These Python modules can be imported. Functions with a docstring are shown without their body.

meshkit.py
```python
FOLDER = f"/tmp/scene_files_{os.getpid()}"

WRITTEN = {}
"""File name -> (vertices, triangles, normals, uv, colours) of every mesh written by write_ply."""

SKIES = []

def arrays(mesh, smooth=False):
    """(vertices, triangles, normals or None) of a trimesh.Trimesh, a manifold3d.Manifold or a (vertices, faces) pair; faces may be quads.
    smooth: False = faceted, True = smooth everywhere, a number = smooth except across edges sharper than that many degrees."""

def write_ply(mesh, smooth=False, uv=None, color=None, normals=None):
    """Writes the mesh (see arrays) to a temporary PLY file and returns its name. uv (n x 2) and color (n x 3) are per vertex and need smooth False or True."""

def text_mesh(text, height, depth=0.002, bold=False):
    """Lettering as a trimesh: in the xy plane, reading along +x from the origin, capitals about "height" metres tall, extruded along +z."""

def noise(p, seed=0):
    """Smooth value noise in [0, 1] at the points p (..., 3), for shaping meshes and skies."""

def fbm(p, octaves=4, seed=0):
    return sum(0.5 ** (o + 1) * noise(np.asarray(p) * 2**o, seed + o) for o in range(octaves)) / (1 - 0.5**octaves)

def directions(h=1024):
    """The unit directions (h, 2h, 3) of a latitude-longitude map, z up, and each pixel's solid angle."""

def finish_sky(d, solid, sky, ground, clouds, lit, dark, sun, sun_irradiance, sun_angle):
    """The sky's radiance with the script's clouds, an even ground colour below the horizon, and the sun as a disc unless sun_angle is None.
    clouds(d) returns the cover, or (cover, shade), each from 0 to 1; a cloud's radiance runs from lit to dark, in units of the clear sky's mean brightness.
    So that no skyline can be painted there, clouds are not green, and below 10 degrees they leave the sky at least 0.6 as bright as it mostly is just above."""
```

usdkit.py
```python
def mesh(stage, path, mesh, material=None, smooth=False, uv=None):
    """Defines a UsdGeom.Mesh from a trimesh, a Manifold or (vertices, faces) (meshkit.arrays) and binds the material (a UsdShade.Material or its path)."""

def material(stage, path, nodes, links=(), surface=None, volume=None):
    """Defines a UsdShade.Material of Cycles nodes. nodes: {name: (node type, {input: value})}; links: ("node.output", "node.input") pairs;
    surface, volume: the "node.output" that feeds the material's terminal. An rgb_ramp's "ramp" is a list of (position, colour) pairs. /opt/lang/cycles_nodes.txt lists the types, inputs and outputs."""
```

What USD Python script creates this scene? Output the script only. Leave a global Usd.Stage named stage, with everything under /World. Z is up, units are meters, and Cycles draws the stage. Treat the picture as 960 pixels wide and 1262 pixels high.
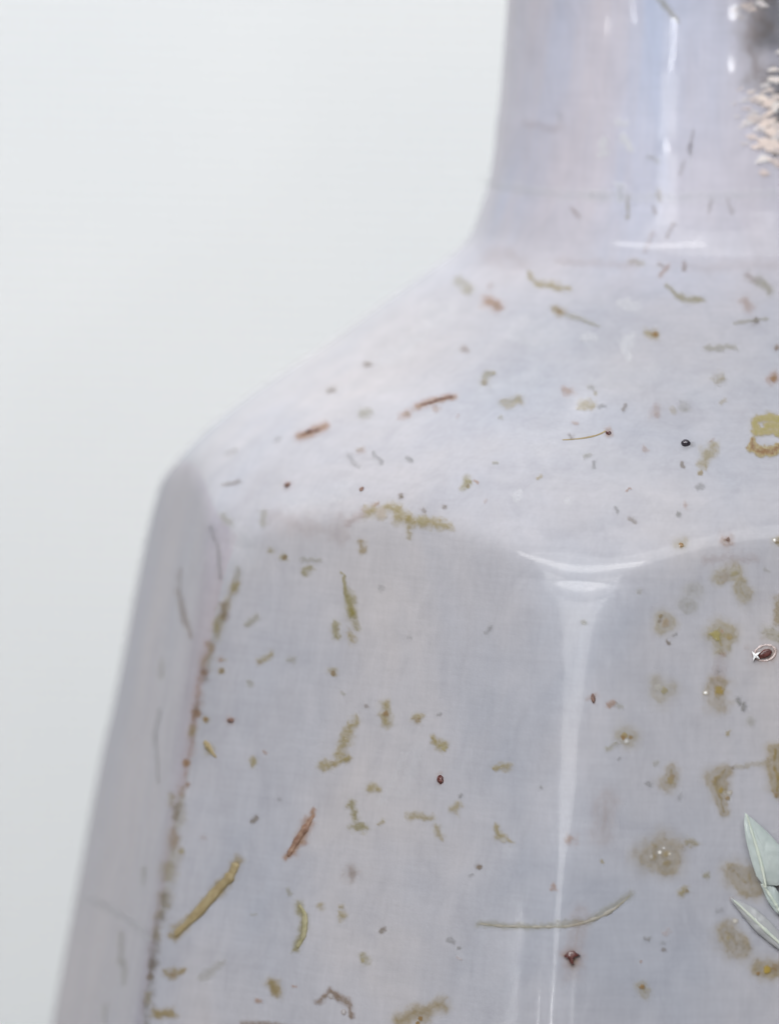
import math, numpy as np, usdkit
from meshkit import noise, fbm
from pxr import Usd, UsdGeom, UsdLux, UsdShade, Gf, Sdf, Vt
from scipy.interpolate import PchipInterpolator

stage = Usd.Stage.CreateInMemory()
UsdGeom.SetStageUpAxis(stage, 'Z')
UsdGeom.SetStageMetersPerUnit(stage, 1.0)
UsdGeom.Xform.Define(stage, '/World')
UsdGeom.Scope.Define(stage, '/World/Looks')

# one unit u of the bottle's own drawing is 0.08 mm; z_u = 0 is level with the middle of the view, the base stands at z_u = BASE
S = 8e-5
BASE = -1330.0
def W(p):
    p = np.asarray(p, float)
    return (p - [0, 0, BASE]) * S

# ------------------------------------------------------------------ camera
D, ELEV, ROLL, AXIS_X = 9000.0, math.radians(6), 0.0236, 868.0
target = np.array([480 - AXIS_X, 0, 0.0])
eye = target + D * np.array([0, -math.cos(ELEV), math.sin(ELEV)])
fwd = (target - eye) / D
u0 = np.cross([1, 0, 0], fwd)
right = math.cos(ROLL) * np.array([1.0, 0, 0]) + math.sin(ROLL) * u0
up = np.cross(right, fwd)
cam = UsdGeom.Camera.Define(stage, '/World/camera')
m = np.eye(4); m[0, :3] = right; m[1, :3] = up; m[2, :3] = -fwd; m[3, :3] = W(eye)
cam.AddTransformOp().Set(Gf.Matrix4d(*m.ravel().tolist()))
cam.CreateHorizontalApertureAttr(24.0)
cam.CreateFocalLengthAttr(24.0 * D / 960)
cam.CreateClippingRangeAttr((0.02, 50))
cam.CreateFStopAttr(15.0)
cam.CreateFocusDistanceAttr((D - 600) * S)
cam.CreateExposureAttr(-0.33)

# ------------------------------------------------------------------ light: an even, pale room, a soft window-like lamp, narrow lamps and added fill lamps
def dome(color, strength):
    mat = usdkit.material(stage, '/World/Looks/room_light', {'b': ('background_shader', {'color': color, 'strength': strength})}, surface='b.background')
    d = UsdLux.DomeLight.Define(stage, '/World/room_light')
    UsdShade.MaterialBindingAPI.Apply(d.GetPrim()).Bind(mat)
def lamp(name, az, el, dist, w, h, radiance, color=(1, 1, 1), aim=(0, -300, 0)):
    """A rectangular lamp seen from the bottle at azimuth az (0 is towards the camera, negative to the left) and elevation el."""
    a, e = math.radians(az), math.radians(el)
    d = np.array([math.sin(a) * math.cos(e), -math.cos(a) * math.cos(e), math.sin(e)])
    pos = W(aim) + d * dist
    x = np.cross([0, 0, 1.0], d); x /= np.linalg.norm(x)
    y = np.cross(d, x)
    l = UsdLux.RectLight.Define(stage, '/World/' + name)
    t = np.eye(4); t[0, :3] = x; t[1, :3] = y; t[2, :3] = d; t[3, :3] = pos
    l.AddTransformOp().Set(Gf.Matrix4d(*t.ravel().tolist()))
    l.CreateWidthAttr(w); l.CreateHeightAttr(h)
    l.CreateIntensityAttr(radiance); l.CreateColorAttr(Gf.Vec3f(*color))
dome((0.92, 0.97, 1.0), 0.06)
lamp('front_fill', -2, 38, 0.58, 0.70, 0.28, 5.9, (0.98, 0.985, 1.0), aim=(0, 0, 1050))  # unseen lamp added to brighten the neck and front panels
lamp('top_fill', 0, 86, 0.50, 0.80, 0.60, 0.85, (0.99, 0.99, 1.0), aim=(-200, 1000, 600))  # unseen lamp added to lift the shoulder
lamp('back_fill', 0, 83, 0.40, 0.22, 0.06, 58.0, (1.0, 0.97, 0.975), aim=(-150, 2650, 900))      # unseen lamp added to brighten the cloth from above
lamp('soft_lamp', -30, 40, 0.80, 0.56, 0.10, 16.0, (1.0, 0.99, 0.98))
lamp('low_lamp', -26.5, 18, 0.90, 0.16, 0.36, 11.5)
lamp('strip_lamp', -65, 3.0, 1.0, 0.022, 0.04, 34.0)
lamp('strip_lamp_001', -48.5, 3.0, 1.0, 0.020, 0.035, 70.0)
lamp('strip_lamp_002', 4.6, 3.4, 1.0, 0.028, 0.045, 100.0)
lamp('strip_lamp_003', -26.5, 5.0, 1.0, 0.022, 0.045, 90.0)

# ------------------------------------------------------------------ materials
def lin(c):
    c = np.asarray(c, float) / 255
    return tuple(np.where(c < 0.04045, c / 12.92, ((c + 0.055) / 1.055) ** 2.4))
def glass(name, colors, scale, detail_vec, rough=0.42, weave=0.05, skin=0.11, upper=None):
    """Milky glass: soft mottling between three tones, faint threads of a fine woven bloom, a clear glossy skin."""
    n = {'tc': ('texture_coordinate', {}), 'mp': ('mapping', {'scale': detail_vec}),
         'n1': ('noise_texture', {'scale': scale, 'detail': 4, 'roughness': 0.55, 'distortion': 0.4}),
         'n2': ('noise_texture', {'scale': scale * 6.3, 'detail': 5, 'roughness': 0.6, 'distortion': 0.8}),
         'r': ('rgb_ramp', {'ramp': [(0.30, colors[0]), (0.5, colors[1]), (0.70, colors[2])]}),
         'r2': ('rgb_ramp', {'ramp': [(0.3, (0.92, 0.922, 0.93)), (0.52, (1, 1, 1)), (0.72, (1.06, 1.055, 1.05))]}),
         'mul': ('mix', {'mix_type': 'multiply', 'fac': 1.0}),
         'mx': ('mapping', {'scale': (1900, 1900, 180)}), 'mz': ('mapping', {'scale': (180, 180, 1900)}),
         'wx': ('noise_texture', {'scale': 1.0, 'detail': 3, 'roughness': 0.6}), 'wz': ('noise_texture', {'scale': 1.0, 'detail': 3, 'roughness': 0.6}),
         'wa': ('math', {'math_type': 'add'}),
         'rw': ('rgb_ramp', {'ramp': [(0.3, (1 - weave,) * 3), (0.7, (1.0 + weave,) * 3)]}),
         'half': ('math', {'math_type': 'multiply', 'value2': 0.5}),
         'mul2': ('mix', {'mix_type': 'multiply', 'fac': 1.0}),
         'n3': ('noise_texture', {'scale': 2600.0, 'detail': 2}),
         'bp': ('bump', {'strength': 0.10, 'distance': 0.0002}),
         'p': ('principled_bsdf', {'roughness': rough, 'specular_ior_level': 0.1, 'coat_weight': 0.5, 'coat_roughness': skin, 'coat_ior': 1.36})}
    k = [('tc.object', 'mp.vector'), ('mp.vector', 'n1.vector'), ('mp.vector', 'n2.vector'), ('n1.fac', 'r.fac'), ('n2.fac', 'r2.fac'),
         ('r.color', 'mul.color1'), ('r2.color', 'mul.color2'), ('tc.object', 'mx.vector'), ('tc.object', 'mz.vector'), ('mx.vector', 'wx.vector'), ('mz.vector', 'wz.vector'), ('wx.fac', 'wa.value1'), ('wz.fac', 'wa.value2'),
         ('wa.value', 'half.value1'), ('half.value', 'rw.fac'), ('mul.color', 'mul2.color1'), ('rw.color', 'mul2.color2'),
         ('mul2.color', 'p.base_color'), ('tc.object', 'n3.vector'), ('n3.fac', 'bp.height'), ('bp.normal', 'p.normal')]
    if upper:       # streaked tones take over gradually up the neck, lightened to stand for stronger light
        cols, sc, vec, skin2 = upper
        n.update({'mpu': ('mapping', {'scale': vec}), 'nu': ('noise_texture', {'scale': sc, 'detail': 4, 'roughness': 0.55, 'distortion': 0.4}),
                  'ru': ('rgb_ramp', {'ramp': [(0.30, cols[0]), (0.5, cols[1]), (0.70, cols[2])]}), 'xyz': ('separate_xyz', {}),
                  'up': ('map_range', {'range_type': 'smoothstep', 'from_min': W((0, 0, 631 - 400))[2], 'from_max': W((0, 0, 631 - 190))[2], 'to_min': 0.0, 'to_max': 1.0, 'clamp': True}),
                  'sk': ('map_range', {'from_min': W((0, 0, 631 - 340))[2], 'from_max': W((0, 0, 631 - 210))[2], 'to_min': skin, 'to_max': skin2, 'clamp': True}), 'mu': ('mix', {})})
        k = [q for q in k if q[1] != 'mul.color1'] + [('tc.object', 'mpu.vector'), ('mpu.vector', 'nu.vector'), ('nu.fac', 'ru.fac'), ('tc.object', 'xyz.vector'), ('xyz.z', 'up.value'), ('xyz.z', 'sk.value'),
             ('up.result', 'mu.fac'), ('r.color', 'mu.color1'), ('ru.color', 'mu.color2'), ('mu.color', 'mul.color1'), ('sk.result', 'p.coat_roughness')]
    return usdkit.material(stage, '/World/Looks/' + name, n, k, surface='p.BSDF')
G_BODY = glass('milky_glass', [lin((157, 160, 170)), lin((166, 166, 173)), lin((174, 171, 174))], 44.0, (1, 1, 0.7))
G_SHADED = glass('shaded_side_glass', [lin((152, 153, 166)), lin((162, 158, 167)), lin((171, 164, 170))], 44.0, (1, 1, 0.4))  # milky glass darkened to paint the shade on the narrow left panel
G_NECK = glass('milky_neck_glass', [lin((157, 160, 170)), lin((166, 166, 173)), lin((174, 171, 174))], 44.0, (1, 1, 0.7), upper=([lin((174, 182, 203)), lin((185, 184, 196)), lin((192, 186, 193))], 95.0, (1, 1, 0.13), 0.055))

def plain(name, c0, c1, scale, rough=0.5, coat=0.0, bump=0.3, extra=None):
    n = {'tc': ('texture_coordinate', {}), 'n': ('noise_texture', {'scale': scale, 'detail': 5, 'roughness': 0.6}),
         'r': ('rgb_ramp', {'ramp': [(0.32, c0), (0.68, c1)]}), 'b': ('bump', {'strength': bump, 'distance': 0.0003}),
         'p': ('principled_bsdf', {'roughness': rough, 'coat_weight': coat, 'coat_roughness': 0.1, **(extra or {})})}
    return usdkit.material(stage, '/World/Looks/' + name, n, [('tc.object', 'n.vector'), ('n.fac', 'r.fac'), ('r.color', 'p.base_color'), ('n.fac', 'b.height'), ('b.normal', 'p.normal')], surface='p.BSDF')
M_TWIG = plain('dark_twig', lin((84, 62, 58)), lin((140, 112, 100)), 2500, 0.6)
M_RUST = plain('rust_sliver', lin((112, 80, 64)), lin((156, 130, 112)), 1500, 0.6)
M_STRAW = plain('straw', lin((134, 118, 84)), lin((156, 143, 110)), 1200, 0.65)
M_GREEN = plain('dry_green', lin((138, 134, 100)), lin((158, 152, 126)), 1500, 0.65)
M_TABLE = plain('dark_table', lin((96, 92, 88)), lin((112, 108, 102)), 60, 0.6)
M_FIBRE = plain('grey_fibre', lin((138, 134, 124)), lin((162, 158, 150)), 1500, 0.7)
M_BEAD = plain('black_bead', lin((30, 26, 34)), lin((62, 56, 66)), 1500, 0.3, 0.6)
M_RED = plain('dark_red_husk', lin((62, 26, 26)), lin((104, 58, 52)), 1500, 0.35, 0.5)
M_RIM = plain('pale_rim', lin((176, 156, 152)), lin((204, 192, 190)), 2500, 0.35, 0.5)
M_WHITE = plain('white_chip', lin((222, 226, 228)), lin((246, 246, 246)), 2500, 0.3, 0.6)
M_REFLECTION_FLECK = plain('pink_reflection_fleck', lin((196, 178, 168)), lin((244, 228, 216)), 900, 0.5, 0.3)

def leaf_mat(name, c0, c1):
    n = {'tc': ('texture_coordinate', {}), 'n': ('noise_texture', {'scale': 700, 'detail': 5}), 'r': ('rgb_ramp', {'ramp': [(0.3, c0), (0.7, c1)]}),
         'p': ('principled_bsdf', {'roughness': 0.4, 'coat_weight': 0.3}), 't': ('translucent_bsdf', {}), 'm': ('mix_closure', {'fac': 0.3})}
    return usdkit.material(stage, '/World/Looks/' + name, n, [('tc.object', 'n.vector'), ('n.fac', 'r.fac'), ('r.color', 'p.base_color'), ('r.color', 't.color'), ('p.BSDF', 'm.closure1'), ('t.BSDF', 'm.closure2')], surface='m.closure')
M_LEAF = leaf_mat('pale_leaf', lin((190, 202, 200)), lin((212, 221, 219)))
M_LEAF2 = leaf_mat('ghost_leaf', lin((184, 187, 190)), lin((198, 200, 202)))
M_VEIN = leaf_mat('leaf_vein', lin((214, 226, 216)), lin((232, 236, 224)))
# a mark in the glass: its colour and cover come from the mesh, so that its edge is soft
M_MARK = usdkit.material(stage, '/World/Looks/soft_mark', {
    'c': ('attribute', {'attribute': 'tint'}), 'a': ('attribute', {'attribute': 'cover'}),
    'p': ('principled_bsdf', {'roughness': 0.5, 'specular_ior_level': 0.1, 'coat_weight': 0.5, 'coat_roughness': 0.11, 'coat_ior': 1.36}),
    't': ('transparent_bsdf', {'color': (1, 1, 1)}), 'm': ('mix_closure', {})},
    [('c.color', 'p.base_color'), ('a.fac', 'm.fac'), ('t.BSDF', 'm.closure1'), ('p.BSDF', 'm.closure2')], surface='m.closure')
n = {'tc': ('texture_coordinate', {}), 'n': ('noise_texture', {'scale': 9, 'detail': 6, 'roughness': 0.6}),
     'r': ('rgb_ramp', {'ramp': [(0.3, lin((226, 231, 234))), (0.7, lin((234, 237, 238)))]}),
     'wx': ('wave_texture', {'wave_type': 'bands', 'bands_direction': 'x', 'scale': 200.0, 'distortion': 4.0, 'detail': 3}),
     'wz': ('wave_texture', {'wave_type': 'bands', 'bands_direction': 'z', 'scale': 200.0, 'distortion': 4.0, 'detail': 3}),
     'a': ('math', {'math_type': 'add'}), 'b': ('bump', {'strength': 0.25, 'distance': 0.0006}), 'p': ('principled_bsdf', {'roughness': 0.85, 'specular_ior_level': 0.2})}
M_BACK = usdkit.material(stage, '/World/Looks/white_cloth', n, [('tc.object', 'n.vector'), ('n.fac', 'r.fac'), ('r.color', 'p.base_color'), ('tc.object', 'wx.vector'), ('tc.object', 'wz.vector'),
     ('wx.fac', 'a.value1'), ('wz.fac', 'a.value2'), ('a.value', 'b.height'), ('b.normal', 'p.normal')], surface='p.BSDF')

# ------------------------------------------------------------------ helpers for prims
used = {}
def fresh(parent, name):
    k = used.get((parent, name), 0); used[(parent, name)] = k + 1
    return f'{parent}/{name}' + (f'_{k:03d}' if k else '')
def say(prim, **kw):
    for k, v in kw.items():
        if v: prim.SetCustomDataByKey(k, v)
def thing(name, label, category, at=(0, 0, 0), group=None):
    x = UsdGeom.Xform.Define(stage, fresh('/World', name))
    x.AddTranslateOp().Set(Gf.Vec3d(*map(float, at)))
    x.GetPrim().SetCustomDataByKey('label', label); x.GetPrim().SetCustomDataByKey('category', category)
    if group: x.GetPrim().SetCustomDataByKey('group', group)
    return str(x.GetPath()), np.asarray(at, float)
def put(name, parent, v, f, mat, normals=None, origin=(0, 0, 0), primvars=None, **data):
    """One Mesh prim; v in metres in the world, stored about origin."""
    g = UsdGeom.Mesh.Define(stage, fresh(parent, name))
    v = np.asarray(v, float) - origin; f = np.asarray(f, int)
    g.CreatePointsAttr(Vt.Vec3fArray.FromNumpy(v.astype(np.float32)))
    g.CreateFaceVertexCountsAttr(Vt.IntArray.FromNumpy(np.full(len(f), f.shape[1], np.int32)))
    g.CreateFaceVertexIndicesAttr(Vt.IntArray.FromNumpy(f.astype(np.int32).ravel()))
    g.CreateSubdivisionSchemeAttr('none')
    if normals is None:
        t = f if f.shape[1] == 3 else np.vstack([f[:, [0, 1, 2]], f[:, [0, 2, 3]]])
        normals = np.zeros_like(v); fn = np.cross(v[t[:, 1]] - v[t[:, 0]], v[t[:, 2]] - v[t[:, 0]])
        for k in range(3): np.add.at(normals, t[:, k], fn)
        normals /= np.maximum(np.linalg.norm(normals, axis=1, keepdims=True), 1e-30)
    g.CreateNormalsAttr(Vt.Vec3fArray.FromNumpy(normals.astype(np.float32))); g.SetNormalsInterpolation('vertex')
    for k, a in (primvars or {}).items():
        a = np.asarray(a, np.float32)
        if a.ndim == 2: UsdGeom.PrimvarsAPI(g).CreatePrimvar(k, Sdf.ValueTypeNames.Color3fArray, 'vertex').Set(Vt.Vec3fArray.FromNumpy(a))
        else: UsdGeom.PrimvarsAPI(g).CreatePrimvar(k, Sdf.ValueTypeNames.FloatArray, 'vertex').Set(Vt.FloatArray.FromNumpy(a))
    UsdShade.MaterialBindingAPI.Apply(g.GetPrim()).Bind(mat)
    say(g.GetPrim(), **data)
    return str(g.GetPath())

# ------------------------------------------------------------------ setting: a dark unseen table under the bottle, a white cloth behind it
def slab(name, x0, x1, y0, y1, z0, z1, mat, label):
    v = np.array([(x, y, z) for x in (x0, x1) for y in (y0, y1) for z in (z0, z1)], float)
    f = np.array([(0, 1, 3, 2), (4, 6, 7, 5), (0, 4, 5, 1), (2, 3, 7, 6), (0, 2, 6, 4), (1, 5, 7, 3)])
    v = v[f].reshape(-1, 3)
    put(name, '/World', v, np.arange(24).reshape(6, 4), mat, kind='structure', label=label)
slab('table_top', -0.9, 0.9, -0.7, 0.21, -0.03, 0.0, M_TABLE, 'plain dark surface under the bottle')  # unseen surface, kept dark so little light bounces up the bottle
slab('backdrop', -1.1, 1.1, 0.215, 0.225, -0.03, 1.1, M_BACK, 'plain white cloth backdrop behind the bottle')

# ------------------------------------------------------------------ the bottle's surface: radius as a function of angle (0 towards the camera, + to the right) and height
sil = [(-300, 262), (-150, 259), (0, 259.5), (60, 262), (100, 264.5), (128, 266.5), (140, 268), (180, 271), (225, 277), (240, 281), (262, 287.5), (280, 294), (296, 304), (312, 320), (332, 347), (370, 397),
       (430, 476), (490, 560), (522, 600), (548, 628), (578, 657), (606, 688), (635, 726), (668, 780), (730, 910), (1000, 1300), (2000, 2200)]
prof = PchipInterpolator([s[0] for s in sil], [s[1] for s in sil])
VERT = np.radians([-148.9, -103.1, -56.3, -13.96, 31.0, 76.0, 121.0, 166.0])
NEXT = np.roll(VERT, -1).copy(); NEXT[-1] += 2 * np.pi
MID, HALF = (VERT + NEXT) / 2, (NEXT - VERT) / 2
def radius(phi, z):
    phi, z = np.broadcast_arrays(np.asarray(phi, float), np.asarray(z, float))
    row = 631 - z
    rev = prof(np.clip(row, -300, 2000))
    R = (704.6 - 0.1662 * z) * 1.012
    R = R - 40 * np.clip((-z - 1100) / 200, 0, 1) ** 2
    acc = np.zeros(phi.shape)
    PW = 130.0
    PS = 95.0 - 60 * np.exp(-(np.abs((phi[..., None] - VERT + np.pi) % (2 * np.pi) - np.pi).min(-1) / 0.13) ** 2)     # the shoulder edge is rounder at the corners
    for mid, half in zip(MID, HALF):
        c = np.cos(phi - mid)
        q = R * math.cos(half) / np.maximum(c, 0.3) / 700
        acc = acc + np.where(c > 0.3, q ** -PW, 0)
    # the upright edges are flattened to a narrow bevel that opens like a funnel under the shoulder
    half_w = 6 + 27 / (1 + np.exp((row - 930) / 22)) + 27 * np.exp(-np.clip(row - 636, 0, None) / 54)
    for vx in VERT:
        c = np.cos(phi - vx)
        q = (R - 0.40 * half_w) / np.maximum(c, 0.3) / 700
        acc = acc + np.where(c > 0.3, q ** -PW, 0)
    r = 700 * ((rev / 700) ** -PS + acc ** (PS / PW)) ** (-1 / PS)
    p = np.stack([np.sin(phi) * r, np.cos(phi) * r, z], -1)
    w = np.clip((row - 340) / 200, 0, 1)
    r = r + (fbm(p / 170 + 31, 3, 5) - 0.5) * (3 - 1.5 * w) + (noise(p / 46 + 11, 8) - 0.5) * 0.5
    # a shallow dimple over the front corner, and the mould line's small steps round the neck
    d2 = ((phi + 0.25) / 0.06) ** 2 + ((row - 584) / 10.0) ** 2
    r = r - 2.2 * np.exp(-d2)
    return r
def pos(phi, z):
    r = radius(phi, z)
    return np.stack([np.sin(phi) * r, -np.cos(phi) * r, np.broadcast_to(z, r.shape)], -1)
def normal(phi, z, e=1.2):
    a = pos(phi + e / 600, z) - pos(phi - e / 600, z)
    b = pos(phi, np.asarray(z) + e) - pos(phi, np.asarray(z) - e)
    n = np.cross(a, b)
    return n / np.linalg.norm(n, axis=-1, keepdims=True)

phi = np.radians(np.concatenate([np.arange(-118, 48, 0.28), np.arange(48, 242, 1.6)])); NP_ = len(phi)
zz = np.concatenate([np.arange(900, -700, -3.2), np.arange(-700, BASE, -12.0), [BASE]])
PH, ZZ = np.meshgrid(phi, zz, indexing='xy')
V, N = pos(PH, ZZ).reshape(-1, 3), normal(PH, ZZ).reshape(-1, 3)
i, j = np.meshgrid(np.arange(len(zz) - 1), np.arange(NP_), indexing='ij')
j2 = (j + 1) % NP_
F = np.stack([i * NP_ + j, (i + 1) * NP_ + j, (i + 1) * NP_ + j2, i * NP_ + j2], -1).reshape(-1, 4)
fz = 0.5 * (zz[i] + zz[i + 1]).ravel(); fp = phi[j].ravel()
row = 631 - fz
dm = (fp[:, None] - MID[None] + np.pi) % (2 * np.pi) - np.pi
Rv = (704.6 - 0.1662 * fz) * 1.012
planes = np.where(np.abs(dm) < 1.2, (Rv[:, None] * np.cos(HALF)) / np.maximum(np.cos(dm), 0.3), 1e9)
near = planes.argmin(1)
kind = np.where(row < 306, -2, np.where(prof(np.clip(row, -300, 2000)) < planes.min(1), -1, near))

BOTTLE, b0 = thing('bottle', 'milky octagonal glass bottle with sloping shoulder, tapering neck and brown flecks', 'bottle', (0, 0, 0))
def region(name, mask, mat, **data):
    f = F[mask]; idx, inv = np.unique(f, return_inverse=True)
    return put(name, BOTTLE, W(V[idx]), inv.reshape(f.shape), mat, N[idx], **data)
NECK = region('neck', kind == -2, G_NECK)
SHOULDER = region('shoulder', kind == -1, G_NECK)
PANEL = {}
for k in (2, 1, 3, 0, 4, 5, 6, 7):
    PANEL[k] = region('side_panel', kind == k, G_SHADED if k == 1 else G_BODY, label={1: 'narrow left side panel', 2: 'broad left front panel', 3: 'right front panel'}.get(k))
# base and mouth
ring = pos(phi, np.full(NP_, BASE)); c = np.vstack([ring, [[0, 0, BASE + 30]]])
put('base', BOTTLE, W(c), np.stack([np.roll(np.arange(NP_), -1), np.arange(NP_), np.full(NP_, NP_)], 1), G_BODY)
th = np.linspace(0, 2 * np.pi, 97)[:-1]
lp = np.array([(263, 895), (300, 905), (318, 925), (318, 985), (305, 1002), (280, 1006), (235, 1004), (215, 990), (208, 960), (205, 700), (200, 690), (1, 690)], float)
lv = np.stack([np.sin(th)[None] * lp[:, :1], -np.cos(th)[None] * lp[:, :1], np.broadcast_to(lp[:, 1:], (len(lp), 96))], -1).reshape(-1, 3)
i, j = np.meshgrid(np.arange(len(lp) - 1), np.arange(96), indexing='ij'); j2 = (j + 1) % 96
put('lip', BOTTLE, W(lv), np.stack([i * 96 + j, i * 96 + j2, (i + 1) * 96 + j2, (i + 1) * 96 + j], -1).reshape(-1, 4), G_NECK)

# ------------------------------------------------------------------ finding the place on the glass of a spot measured in the photograph (x right, row down)
def on_glass(x, row, lift=0.0):
    x, row = np.broadcast_arrays(np.asarray(x, float), np.asarray(row, float))
    d = fwd + right * ((x - 480) / D)[..., None] + up * ((631 - row) / D)[..., None]
    d = d / np.linalg.norm(d, axis=-1, keepdims=True)
    hx = d[..., :2]; e2 = eye[:2]
    tc = -(hx @ e2) / (hx ** 2).sum(-1)                 # nearest to the axis
    lo, hi = np.full(x.shape, D - 1400.0), tc
    F0 = lambda t: (lambda p: np.hypot(p[..., 0], p[..., 1]) - radius(np.arctan2(p[..., 0], -p[..., 1]), p[..., 2]))(eye + d * t[..., None])
    for _ in range(26):
        mid = (lo + hi) / 2; out = F0(mid) > 0
        lo, hi = np.where(out, mid, lo), np.where(out, hi, mid)
    p = eye + d * lo[..., None]
    ph = np.arctan2(p[..., 0], -p[..., 1])
    n = normal(ph, p[..., 2])
    return p + n * np.asarray(lift)[..., None], n
def part_for(x, row):
    p, _ = on_glass(np.array([x]), np.array([row]))
    ph, z = math.atan2(p[0, 0], -p[0, 1]), p[0, 2]
    if 631 - z < 306: return NECK
    dm = (ph - MID + np.pi) % (2 * np.pi) - np.pi
    pl = np.where(np.abs(dm) < 1.2, (704.6 - 0.1662 * z) * 1.012 * np.cos(HALF) / np.maximum(np.cos(dm), 0.3), 1e9)
    return SHOULDER if prof(631 - z) < pl.min() else PANEL[int(pl.argmin())]

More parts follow.
